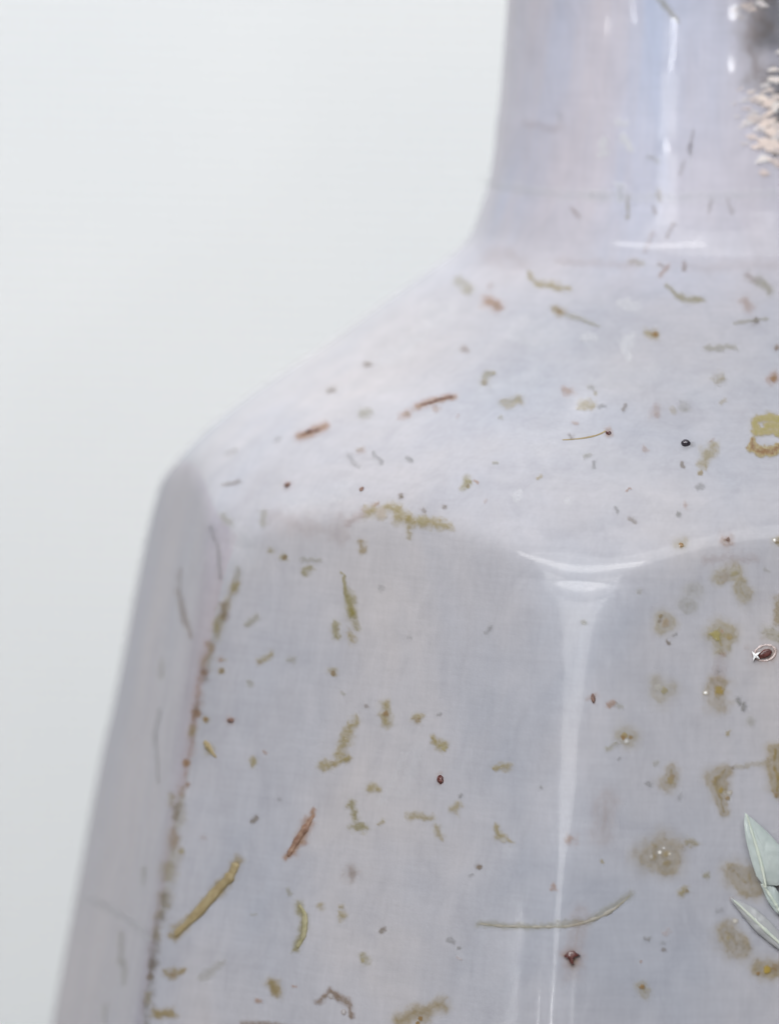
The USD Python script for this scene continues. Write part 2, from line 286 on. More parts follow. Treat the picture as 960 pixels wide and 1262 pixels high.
def seg_dist(P, a, b):
    a, b = np.asarray(a, float), np.asarray(b, float); ab = b - a
    t = np.clip(((P - a) @ ab) / max(ab @ ab, 1e-9), 0, 1)
    return np.linalg.norm(P - a - t[..., None] * ab, axis=-1), t
COL = {'F': (232, 217, 209), 'H': (240, 230, 222), 'T': (172, 158, 114), 'O': (156, 147, 94), 'B': (134, 106, 74), 'R': (176, 140, 118), 'K': (78, 56, 52), 'Y': (160, 138, 70), 'G': (152, 152, 152),
       'W': (242, 243, 244), 'P': (196, 184, 184), 'D': (92, 93, 99), 'S': (126, 112, 96), 'L': (206, 208, 214), 'E': (168, 166, 152)}
FIX = 1.02
count = [0]
def mark(name, strokes, r, col, a=0.75, soft=1.25, rough=0.55, grain=None, dots=(), lift=0.7, relief=0.0, step=1.25, second=None, parent=None, ring=False, **data):
    """A stain, speck or painted reflection as a thin film on the glass: strokes are polylines, r their half-width (or one per point), dots = (x, row, r, colour, cover)."""
    count[0] += 1; sd = count[0]
    rmax = np.max(r); pts = np.array([p for s in strokes for p in s], float)
    x0, y0 = pts.min(0) - rmax * 1.6 - 3; x1, y1 = pts.max(0) + rmax * 1.6 + 3
    gx, gy = np.arange(x0, x1 + step, step), np.arange(y0, y1 + step, step)
    X, Y = np.meshgrid(gx, gy)
    wq = lambda z: fbm(np.stack([X / max(rmax, 4), Y / max(rmax, 4), np.full(X.shape, sd * 3.1 + z)], -1), 3, sd + 9) - 0.5
    wk = rmax * (0.6 if ring else 1.4)
    P = np.stack([X + wq(0) * wk, Y + wq(40) * wk], -1)
    base = np.full(X.shape, -9.0)
    for s in strokes:
        rr = r if np.ndim(r) else [r] * len(s)
        if len(s) == 1: s = [s[0], (s[0][0] + .01, s[0][1])]; rr = [rr[0]] * 2
        for k in range(len(s) - 1):
            d, t = seg_dist(P, s[k], s[k + 1]); base = np.maximum(base, 1 - d / (rr[k] * (1 - t) + rr[min(k + 1, len(rr) - 1)] * t))
    g = grain or max(rmax * 0.7, 3)
    q = np.stack([X / g, Y / g, np.full(X.shape, sd * 7.3)], -1)
    nz = fbm(q, 4, sd) - 0.5
    fine = fbm(q * 3.1 + 5, 3, sd + 50) - 0.5
    body = np.clip((base + nz * 2 * rough + fine * rough * 0.7 + 0.05) / soft, 0, 1)
    if ring: body = body * (0.80 + 0.24 * np.cos(base * 9 + nz * 5 + 2.4))
    cover = 0.80 * a * body * body * (3 - 2 * body) * np.clip(0.92 + fine * 0.7, 0.3, 1.2)
    wet = np.clip((base + 0.42 + nz * 0.8) / 1.3, 0, 1); cover = cover + (1 - cover) * 0.26 * a * wet * wet * (3 - 2 * wet)
    edge = np.minimum.reduce([X - x0, x1 - X, Y - y0, y1 - Y]) / 3
    cover = np.clip(cover, 0, 1) * np.clip(edge, 0, 1)
    c1 = np.array(lin(COL[col])); c2 = np.array(lin(COL[second])) if second else c1 * ([0.8, 0.79, 0.78] if col in 'GELPKDW' else [0.72, 0.70, 0.52])
    k = np.clip(base * 1.0 - 0.1 + fine * 1.8 + nz * 0.8, 0, 1)[..., None]
    C = (c1 * (1 - k) + c2 * k) * FIX
    for dx, dy, dr, dc, da in dots:
        w = np.clip((1.25 - np.hypot(X - dx, (Y - dy)) / dr + fine * 1.2) / 0.7, 0, 1) * da
        C = C * (1 - w[..., None]) + np.array(lin(COL[dc])) * w[..., None]
        cover = np.maximum(cover, w)
    Q, n = on_glass(X, Y, lift + relief * cover * (0.6 + fine))
    ny, nx = X.shape
    i, j = np.meshgrid(np.arange(ny - 1), np.arange(nx - 1), indexing='ij'); b = (i * nx + j).ravel()
    f = np.stack([b, b + nx, b + nx + 1, b + 1], 1)
    f = f[(cover.ravel()[f].max(1) > 0.004)]
    if not len(f): return
    idx, inv = np.unique(f, return_inverse=True)
    return put(name, parent or part_for(pts[:, 0].mean(), pts[:, 1].mean()), W(Q.reshape(-1, 3)[idx]), inv.reshape(f.shape), M_MARK, None if relief else n.reshape(-1, 3)[idx],
               primvars={'tint': C.reshape(-1, 3)[idx], 'cover': cover.ravel()[idx]}, **data)

def tube_on(points, radii, sides=9, sink=0.9, wob=0.25, seed=1, sub=14, flat=1.0):
    """A twig lying on the glass: a bent, uneven tube along spots of the photograph."""
    p = np.asarray(points, float); t = np.linspace(0, 1, len(p)); tt = np.linspace(0, 1, max(sub, 6))
    x, y = PchipInterpolator(t, p[:, 0])(tt), PchipInterpolator(t, p[:, 1])(tt)
    rr = np.interp(tt, np.linspace(0, 1, len(radii)), radii)
    rr = rr * (1 + wob * 2 * (noise(np.stack([tt * sub * 0.6, tt * 0 + seed, tt * 0], -1), seed) - 0.5))
    c, n = on_glass(x, y, rr * flat * (1 - sink))
    tg = np.gradient(c, axis=0); tg /= np.linalg.norm(tg, axis=1, keepdims=True)
    b = np.cross(tg, n); b /= np.linalg.norm(b, axis=1, keepdims=True)
    an = np.arange(sides) * 2 * np.pi / sides
    v = c[:, None] + rr[:, None, None] * (np.cos(an)[None, :, None] * b[:, None] + flat * np.sin(an)[None, :, None] * n[:, None])
    v = v + (noise(v / 3.0, seed)[..., None] - 0.5) * rr[:, None, None] * wob * n[:, None]
    m_ = len(tt)
    i, j = np.meshgrid(np.arange(m_ - 1), np.arange(sides), indexing='ij'); j2 = (j + 1) % sides
    f = np.stack([i * sides + j, i * sides + j2, (i + 1) * sides + j2, (i + 1) * sides + j], -1).reshape(-1, 4)
    f = np.vstack([f[:, [0, 1, 2]], f[:, [0, 2, 3]]])
    v = np.vstack([v.reshape(-1, 3), c[:1], c[-1:]]); k = m_ * sides
    j = np.arange(sides)
    f = np.vstack([f, np.stack([np.full(sides, k), (j + 1) % sides, j], 1), np.stack([np.full(sides, k + 1), (m_ - 1) * sides + j, (m_ - 1) * sides + (j + 1) % sides], 1)])
    # outward facing
    q = v[f]; vol = np.einsum('ij,ij->i', q[:, 0], np.cross(q[:, 1], q[:, 2])).sum()
    return W(v), (f if vol > 0 else f[:, ::-1])
import trimesh
ICO = trimesh.creation.icosphere(3)
def grain_on(x, row, a, b, turn, thick, seed=0, rough=0.25, lift=0.3):
    """A seed or chip: an uneven ellipsoid of half-axes a, b lying on the glass, turned in its plane by turn degrees."""
    c, n = on_glass(np.array([x, x + 3.0]), np.array([row, row]))
    n0 = n[0]; e1 = c[1] - c[0]; e1 -= n0 * (e1 @ n0); e1 /= np.linalg.norm(e1); e2 = np.cross(n0, e1)
    k = math.radians(turn); e1, e2 = e1 * math.cos(k) + e2 * math.sin(k), -e1 * math.sin(k) + e2 * math.cos(k)
    s = np.array(ICO.vertices); s = s * (1 + rough * 2 * (fbm(s * 1.6 + seed * 3.7, 3, seed)[:, None] - 0.5))
    v = c[0] + n0 * thick * lift + s[:, :1] * a * e1 + s[:, 1:2] * b * e2 + s[:, 2:] * thick * n0
    return W(v), np.array(ICO.faces)
def flake_on(outline, thick=1.2, bend=2.0, lift=1.2, seed=0):
    """A thin flake with an outline given in the photograph, laid on the glass, bent, with both faces and a rim."""
    o = np.asarray(outline, float); c = o.mean(0); K = 6
    rings = [c + (o - c) * (k / K) for k in range(1, K + 1)]
    P = np.vstack([[c]] + rings); m_ = len(o)
    t = np.concatenate([[0]] + [np.full(m_, k / K) for k in range(1, K + 1)])
    hgt = lift + bend * (1 - t ** 2) + (noise(np.stack([P[:, 0] / 5, P[:, 1] / 5, np.full(len(P), seed)], -1), seed) - 0.5) * thick
    top, n = on_glass(P[:, 0], P[:, 1], hgt + thick); bot, _ = on_glass(P[:, 0], P[:, 1], hgt)
    j = np.arange(m_); j2 = (j + 1) % m_
    f = [np.stack([np.zeros(m_, int), 1 + j2, 1 + j], 1)]
    for k in range(K - 1):
        a, b = 1 + k * m_, 1 + (k + 1) * m_
        f += [np.stack([a + j, a + j2, b + j2], 1), np.stack([a + j, b + j2, b + j], 1)]
    f = np.vstack(f); e = np.cross(top[f[:, 1]] - top[f[:, 0]], top[f[:, 2]] - top[f[:, 0]])
    if (e * n[f[:, 0]]).sum() < 0: f = f[:, ::-1]
    L = len(P); a = 1 + (K - 1) * m_
    rim = np.vstack([np.stack([a + j, a + j2, L + a + j2], 1), np.stack([a + j, L + a + j2, L + a + j], 1)])
    return W(np.vstack([top, bot])), np.vstack([f, L + f[:, ::-1], rim])
def single(name, mesh, mat, label, category, group=None):
    return put(name, '/World', mesh[0], mesh[1], mat, label=label, category=category, group=group)

# ------------------------------------------------------------------ loose bits caught on the glass: things of their own
single('twig', tube_on([(355, 1056), (364, 1040), (376, 1022), (387, 1005)], [2.2, 4.6, 5.0, 1.0], seed=3, sub=22, flat=0.6), M_RUST, 'short rust brown sliver with pointed tip slanting across the left panel', 'twig')
single('stalk', tube_on([(216, 1152), (240, 1130), (268, 1098), (285, 1079), (291, 1064)], [3.5, 6.2, 6.6, 6.5, 4.2], seed=5, sub=26, flat=0.45), M_STRAW, 'thick tan stalk bent like a bow near the lower left corner', 'stalk')
single('twig', tube_on([(519, 499), (532, 496), (543, 492), (558, 489)], [1.2, 2.3, 2.1, 1.4], seed=8, sub=22, wob=0.5), M_TWIG, 'thin dark knotted twig lying on the sloping shoulder', 'twig')
single('twig', tube_on([(372, 536), (382, 532), (390, 531), (397, 526)], [1.0, 2.6, 3.0, 1.2], seed=9, sub=18, wob=0.5), M_TWIG, 'small black brown sliver with reddish stain on the left shoulder', 'twig')
single('fibre', tube_on([(592, 1139), (620, 1142), (655, 1143), (690, 1143), (725, 1136), (752, 1124), (776, 1104)], [1.4, 1.8, 1.6, 1.5, 1.9, 1.9, 1.0], seed=12, sub=50, flat=0.4, wob=0.5), M_FIBRE, 'long thin grey brown fibre curving across the front corner edge', 'fibre')
single('stem', tube_on([(366, 1168), (375, 1150), (376, 1132), (369, 1116)], [2.2, 4.2, 3.2, 1.8], seed=14, sub=20, flat=0.4), M_GREEN, 'small curved olive stem low on the left panel, right of the tan stalk', 'stem')
single('stem', tube_on([(693, 542), (718, 540), (736, 536), (746, 531)], [0.9, 1.3, 1.3, 1.0], seed=17, sub=18, flat=0.5), M_STRAW, 'hair thin orange stem on the shoulder ending at a red speck', 'stem')
single('bead', grain_on(845, 547, 5.4, 4.6, 10, 4.2, 2, 0.12), M_BEAD, 'round black bead on the shoulder left of the tan square mark', 'bead')
b, o = thing('seed', 'dark red seed in a pale oval ring beside a white chip, right panel', 'seed')
put('kernel', b, *grain_on(943, 806, 8.2, 4.8, 22, 3.0, 4, 0.25), M_RED)
an = np.linspace(0, 2 * np.pi, 29)
rx, ry = 943 + 13 * np.cos(an) * math.cos(.25) + 9.5 * np.sin(an) * math.sin(.25), 805 - 13 * np.cos(an) * math.sin(.25) + 9.5 * np.sin(an) * math.cos(.25)
put('ring', b, *tube_on(np.stack([rx, ry], 1), [1.3] * 4, seed=21, sub=60, flat=0.6, wob=0.4), M_RIM)
put('white_chip', b, *flake_on([(926, 803), (930, 806), (937, 803), (933, 808), (936, 813), (930, 811), (927, 815), (928, 809)], 1.5, 1.5, 2.0, 3), M_WHITE)
single('husk', flake_on([(695, 1179), (701, 1173), (707, 1172), (710, 1175), (715, 1178), (708, 1180), (706, 1184), (707, 1190), (703, 1188), (700, 1182)], 2.5, 2.0, 1.0, 7), M_RED, 'dark red hook shaped husk just right of the corner edge', 'husk')
single('husk', grain_on(731, 861, 2.2, 5.0, 8, 2.4, 12, 0.3), M_TWIG, 'tiny brown husk at the right side of the pale corner edge', 'husk')
single('seed', grain_on(543, 961, 4.2, 4.6, 0, 2.8, 14, 0.45), M_RED, 'reddish brown square speck in the middle of the left panel', 'seed')
single('seed', grain_on(285, 888, 4.6, 2.8, 8, 2.4, 16, 0.3), M_TWIG, 'small oval brown seed near the left seam, upper of the panel', 'seed')
single('seed', grain_on(355, 598, 4.4, 3.4, 15, 2.6, 18, 0.35), M_TWIG, 'dark plum seed on the shoulder above the left panel', 'seed')
single('seed', grain_on(750, 534, 3.4, 2.4, -30, 2.2, 19, 0.3), M_RED, 'minute red seed at the tip of an orange stem', 'seed')
single('seed', tube_on([(252, 915), (258, 922), (263, 930), (267, 934)], [3.6, 4.2, 2.2, 0.8], seed=27, sub=16, flat=0.5), M_STRAW, 'teardrop shaped brown seed beside the left seam', 'seed')
single('grit', grain_on(446, 603, 2.6, 3.0, 0, 2.0, 22, 0.5), M_TWIG, 'black grain just above the orange stain on the panel arch', 'grit')

# leaf reflection on the right panel, built as a sprig of pale leaves
b, o = thing('leaf_reflection', 'leaf reflection at the right edge, built as pale translucent green leaves against the glass', 'leaf')
def leaf(outline, mid, mat, lift, bend, seed):
    o_ = np.array(outline, float); k = len(o_); tt = np.linspace(0, k, 60, endpoint=False); c_ = np.vstack([o_, o_[:1]])
    dense = np.stack([np.interp(tt, np.arange(k + 1), c_[:, 0]), np.interp(tt, np.arange(k + 1), c_[:, 1])], 1)
    p = put('leaf', b, *flake_on(dense, 1.2, bend, lift, seed), mat)
    if mid:
        v, f = tube_on(mid, [0.8, 1.8, 2.2, 1.4], seed=seed, sub=24, flat=0.8, wob=0.2)
        _, n = on_glass(np.array([mid[1][0]]), np.array([mid[1][1]]))
        put('midrib', p, v + n[0] * (lift + bend * 0.75 + 1.0) * S, f, M_VEIN)
leaf([(914, 1128), (901, 1112), (899, 1106), (912, 1112), (930, 1120), (948, 1136), (960, 1150), (975, 1170), (966, 1176), (950, 1164), (930, 1148)], [(903, 1110), (922, 1128), (945, 1150), (966, 1168)], M_LEAF2, 3, 3, 3)
leaf([(936, 1090), (944, 1086), (954, 1094), (964, 1110), (963, 1130), (955, 1125), (945, 1112)], [(938, 1090), (946, 1102), (953, 1113), (959, 1124)], M_LEAF, 5, 3, 5)
leaf([(916, 1002), (926, 1010), (944, 1026), (962, 1046), (976, 1070), (972, 1088), (955, 1092), (938, 1090), (930, 1080), (923, 1058), (917, 1034), (915, 1016)], [(917, 1004), (927, 1036), (936, 1068), (941, 1094)], M_LEAF, 8, 5, 7)

# ------------------------------------------------------------------ marks on the glass: stains, with painted glints and reflections
# soft halos where the caught bits have stained the glass
for s_, r_, c_, a_ in [([(354, 1058), (376, 1022), (388, 1003)], [6, 10, 5], 'R', .75), ([(214, 1154), (268, 1098), (285, 1079), (292, 1060)], [8, 10, 10, 8], 'Y', .62), ([(515, 500), (560, 488)], 6, 'R', .5), ([(368, 538), (400, 525)], 7, 'R', .6),
                       ([(590, 1139), (655, 1143), (725, 1136), (778, 1102)], 6, 'E', .6), ([(366, 1170), (376, 1140), (368, 1114)], 7, 'O', .6), ([(845, 549)], 9, 'G', .4), ([(943, 806)], 17, 'R', .45), ([(704, 1180)], 15, 'R', .5),
                       ([(731, 861)], 8, 'R', .4), ([(543, 961)], 8, 'R', .5), ([(285, 888)], 7, 'R', .35), ([(355, 598)], 8, 'P', .5), ([(258, 924)], 9, 'T', .5), ([(750, 534)], 8, 'R', .5)]:
    mark('halo', [s_], r_, c_, a_, 1.3, .4, lift=0.5)
# brown grime down the seam between the two left panels
mark('grime', [[(293, 712), (285, 735), (272, 760), (263, 790), (255, 820)]], 8, 'T', 0.30, 1.4, 1.1, grain=9)
mark('grime', [[(252, 812), (246, 850), (241, 885), (236, 915), (231, 950), (226, 975)]], 7, 'R', 0.36, 1.4, 1.1, grain=9, dots=[(252, 828, 6, 'B', .4), (242, 880, 6, 'B', .6), (230, 941, 5, 'B', .8), (231, 967, 3.4, 'S', .6)])
mark('grime', [[(225, 975), (217, 1010), (212, 1050), (205, 1090), (198, 1130)]], [8, 10, 13, 12, 10], 'T', 0.28, 1.4, 0.9, grain=13)
mark('grime', [[(198, 1125), (191, 1165), (187, 1205), (182, 1240), (180, 1275)]], 8, 'S', 0.30, 1.4, 0.9, grain=12, dots=[(185, 1204, 5, 'S', .6)])
for x, y, r, c, a in [(290, 722, 6, 'O', .6), (292, 705, 6, 'E', .6), (276, 752, 9, 'B', .6), (270, 768, 8, 'T', .6), (258, 800, 8, 'R', .45), (252, 832, 7, 'B', .5), (243, 872, 8, 'B', .5), (238, 900, 7, 'T', .6), (212, 985, 6, 'O', .5), (219, 1000, 8, 'S', .45), (216, 1035, 9, 'R', .4), (208, 1075, 9, 'O', .45), (203, 1110, 8, 'S', .4), (194, 1150, 8, 'O', .5), (188, 1190, 7, 'S', .5), (183, 1230, 7, 'O', .5)]:
    mark('stain', [[(x, y - 4), (x - 1, y + 5)]], r, 'T' if c == 'O' else c, a * .8, 1.3, .7)
mark('hairline', [[(222, 700), (221, 730), (228, 765), (236, 785)]], [2, 4.5, 5.5, 3], 'B', 0.38, 1.0, 0.6, grain=12)
mark('hairline', [[(260, 650), (270, 680), (272, 712)]], 4, 'G', 0.35, 1.1, 0.6, grain=12)
mark('hairline', [[(198, 875), (190, 905), (194, 935), (195, 965)]], 2.6, 'G', 0.5, 1.0, 0.6, grain=12)
mark('scratch', [[(108, 1108), (135, 1120), (160, 1135), (184, 1156)]], 4.5, 'L', 0.5, 1.0, 0.5, grain=16)
for x, y, h_ in [(150, 1170, 18), (154, 1200, 12), (200, 825, 10), (178, 1080, 8), (130, 1250, 10)]:
    mark('streak', [[(x, y - h_), (x - 1, y + h_)]], 4.5, 'E', 0.3, 1.0, 0.7, grain=8)

ST = [  # left panel: strokes, half-width, colour, cover, dots
    ([[(452, 632), (480, 626), (505, 638)], [(490, 640), (520, 644), (552, 648)]], [9, 10, 8], 'T', 0.62, [(470, 633, 8, 'P', .5), (520, 641, 6, 'O', .5)]),
    ([[(505, 640), (504, 662)]], 5, 'T', 0.4, []),
    ([[(430, 645), (448, 632)]], 7, 'P', 0.5, []),
    ([[(350, 687)]], 7, 'O', 0.55, [(351, 687, 3.6, 'S', .9)]),
    ([[(334, 679)]], 6, 'O', 0.45, []), ([[(446, 671), (449, 678)]], 7, 'Y', 0.55, []), ([[(377, 704), (384, 700)]], 6, 'O', 0.5, []),
    ([[(423, 705), (430, 735), (433, 755)]], [2, 8, 11], 'O', 0.72, []), ([[(434, 755), (440, 775)]], 6, 'O', 0.4, []),
    ([[(415, 770), (414, 785)]], 7, 'O', 0.62, [(417, 776, 2.5, 'S', .5)]), ([[(432, 780), (434, 790)]], 7, 'T', 0.5, []),
    ([[(305, 770), (316, 760)]], 6, 'E', 0.6, []), ([[(272, 826)]], 5, 'T', 0.5, [(274, 827, 3.4, 'S', .9)]),
    ([[(335, 806), (322, 815)]], 6, 'T', 0.5, [(321, 816, 3, 'S', .5)]), ([[(358, 813)]], 7, 'E', 0.6, []), ([[(309, 842)]], 6, 'E', 0.5, []),
    ([[(411, 827)]], 7, 'T', 0.45, [(411, 830, 3.6, 'S', .95)]), ([[(423, 855)]], 4, 'E', 0.5, []),
    ([[(254, 887)]], 5, 'T', 0.5, [(254, 887, 3.4, 'B', .9)]), ([[(312, 936), (311, 942)]], 6, 'T', 0.6, []),
    ([[(440, 885), (428, 905), (420, 930)], [(428, 935), (400, 945)]], [6, 9, 11], 'T', 0.6, []),
    ([[(475, 870), (478, 892)]], 9, 'T', 0.62, [(476, 880, 4.5, 'B', .75)]), ([[(514, 886)]], 9, 'T', 0.68, [(515, 888, 4, 'B', .5)]),
    ([[(536, 908), (545, 918)]], [5, 10], 'T', 0.72, [(547, 922, 5, 'O', .6)]),
    ([[(461, 972)]], 10, 'T', 0.68, []), ([[(434, 992), (438, 1008)], [(436, 1020), (448, 1021)]], 7, 'O', 0.55, []),
    ([[(610, 946), (625, 944)]], [5, 8], 'T', 0.6, []), ([[(505, 1006), (532, 1008)], [(540, 1020), (543, 1032)]], 6, 'T', 0.5, []),
    ([[(563, 996)]], 9, 'T', 0.62, []), ([[(567, 981)]], 4, 'G', 0.7, []),
    ([[(611, 1018), (615, 1030), (630, 1038)]], [5, 8, 5], 'T', 0.62, [(621, 1036, 4, 'L', .5)]),
    ([[(435, 1078)]], 13, 'B', 0.5, []), ([[(590, 1068)]], 5, 'S', 0.5, [(591, 1069, 3.5, 'S', .7)]), ([[(566, 1169)]], 3, 'G', .8, []), ([[(667, 971)]], 4, 'G', 0.7, []),
    ([[(421, 1129)]], 7, 'T', 0.6, []), ([[(449, 1182)]], 8, 'O', 0.5, [(448, 1184, 3, 'T', .5)]), ([[(395, 1117)]], 6, 'T', 0.5, []), ([[(224, 1050)]], 5, 'T', 0.6, []),
    ([[(202, 1198), (212, 1200), (228, 1196)]], [5, 8, 5], 'Y', 0.62, [(214, 1203, 5, 'B', .5)]), ([[(193, 1249), (212, 1250)]], 9, 'Y', 0.68, []),
    ([[(338, 1212), (342, 1222)]], [12, 9], 'Y', 0.6, []), ([[(392, 1236), (410, 1222), (428, 1236), (434, 1252)]], [5, 6, 7, 5], 'B', 0.6, [(408, 1228, 3.5, 'L', .6), (424, 1248, 3, 'L', .7)]),
    ([[(490, 1258), (515, 1250), (548, 1242)]], [12, 15, 12], 'Y', 0.52, [(519, 1256, 3.5, 'B', .9), (515, 1262, 3, 'B', .8)]),
    ([[(300, 1262), (360, 1268)]], 6, 'B', 0.4, []), ([[(395, 690), (372, 690)]], 4, 'E', .4, []), ([[(270, 1190), (250, 1204)]], 9, 'E', .28, []),
    ([[(324, 632), (326, 645)]], 6, 'E', 0.5, []), ([[(276, 634), (282, 646)]], 7, 'E', 0.45, []), ([[(505, 785)]], 4, 'G', .35, []), ([[(470, 725)]], 5, 'G', .4, []), ([[(606, 773), (600, 780)]], 4, 'G', .4, []),
    ([[(345, 985)]], 4, 'G', .45, []), ([[(720, 767)]], 4.5, 'E', .7, []),
]
for s, r, c, a, d in ST: mark('stain', s, r, c, a, dots=d, relief=1.2 if a > 0.55 else 0)
SR = [  # right panel
    ([[(839, 670)]], 11, 'T', 0.5, [(839, 672, 3.2, 'B', 1)]), ([[(895, 666)]], 10, 'R', 0.5, [(897, 666, 3.4, 'K', .8)]), ([[(958, 667)]], 8, 'T', 0.5, [(954, 666, 2.6, 'W', .9), (958, 668, 3, 'S', .8)]),
    ([[(888, 712), (905, 705)], [(912, 722), (918, 735)]], [12, 13], 'T', 0.68, [(893, 712, 7, 'B', .35), (905, 707, 6, 'O', .5)]), ([[(855, 727)], [(847, 745)]], 13, 'E', 0.42, []),
    ([[(818, 762), (819, 772)]], 14, 'T', 0.52, [(814, 760, 3.2, 'S', .7), (812, 766, 3.2, 'K', .5), (820, 768, 6, 'R', .3)]),
    ([[(880, 782), (897, 784)], [(885, 775), (890, 795)]], 15, 'T', 0.72, [(882, 783, 8, 'O', .8), (898, 786, 5, 'Y', .6), (890, 778, 3, 'R', .6)]), ([[(891, 806)]], 4, 'R', .5, []),
    ([[(945, 780), (962, 785)]], 9, 'O', 0.5, []), ([[(887, 818), (884, 838)]], 11, 'P', .4, []),
    ([[(815, 850), (818, 852)]], 19, 'T', 0.48, [(818, 851, 6, 'O', .5), (811, 848, 5, 'L', .5)]), ([[(884, 848), (886, 862)]], 17, 'Y', 0.5, [(886, 852, 7, 'Y', .7), (869, 854, 3.2, 'W', .95)]),
    ([[(909, 861), (911, 867)], [(917, 868), (917, 874)]], 3.5, 'G', 0.9, []), ([[(925, 890)]], 8, 'E', .3, []),
    ([[(772, 906)]], 17, 'T', 0.45, [(770, 907, 5, 'Y', .6), (768, 910, 3.4, 'B', .8), (777, 909, 3.4, 'B', .7), (772, 913, 3, 'L', .8)]), ([[(748, 924), (760, 917)]], 4, 'O', .3, []),
    ([[(823, 965), (828, 950)]], [14, 10], 'Y', 0.5, [(829, 957, 4, 'B', .5), (826, 962, 6, 'Y', .5)]),
    ([[(905, 946), (945, 940)]], 4, 'T', .25, []),
    ([[(897, 948), (882, 960), (887, 982), (893, 1000)]], [9, 16, 13, 8], 'Y', 0.6, [(888, 975, 5, 'Y', .7), (896, 984, 3, 'B', .6), (899, 977, 3.4, 'L', .6)]),
    ([[(955, 925), (957, 960), (960, 978)]], [12, 15, 8], 'Y', 0.78, [(957, 980, 3.5, 'B', .6)]),
    ([[(820, 1050)], [(806, 1056)], [(822, 1062)]], 24, 'Y', 0.62, [(813, 1051, 3.0, 'W', .85), (802, 1056, 3, 'L', .8), (825, 1053, 3, 'W', .8), (818, 1046, 2.6, 'L', .9), (822, 1052, 6, 'Y', .5)]), ([[(845, 1040), (858, 1040)]], 6, 'T', .42, []),
    ([[(838, 1102), (846, 1097)]], 6, 'T', .6, [(846, 1098, 2.6, 'S', .7)]), ([[(871, 1080)]], 5, 'O', .5, []), ([[(798, 1158)]], 4, 'G', .9, []),
    ([[(790, 1216), (795, 1224)]], 9, 'T', .5, [(791, 1217, 3.6, 'B', .9)]), ([[(922, 1080), (928, 1095)], [(905, 1075), (918, 1090)]], 17, 'Y', .62, []), ([[(950, 1075), (962, 1085)]], 9, 'Y', .6, []),
    ([[(895, 1150), (905, 1165)], [(910, 1172)]], 17, 'Y', .62, [(897, 1156, 4, 'T', .5), (906, 1136, 3.5, 'W', .6)]), ([[(940, 1195), (970, 1194)]], 15, 'Y', .8, [(945, 1195, 6, 'Y', .9), (955, 1192, 6, 'B', .5), (934, 1200, 3, 'B', .8)]),
    ([[(704, 1036)]], 7, 'R', .5, []), ([[(683, 1094)]], 5, 'R', .6, []), ([[(712, 1130), (706, 1200)]], 15, 'R', .2, []), ([[(745, 990), (740, 1030)]], 18, 'R', .14, []),
    ([[(960, 740), (958, 765)]], 8, 'Y', .45, []), ([[(870, 690), (930, 688)]], 8, 'P', .25, []),
]
for s, r, c, a, d in SR: mark('stain', s, np.array(r) * 1.12, c, a, dots=d, relief=1.2 if a > 0.45 else 0, ring=np.max(r) > 8)
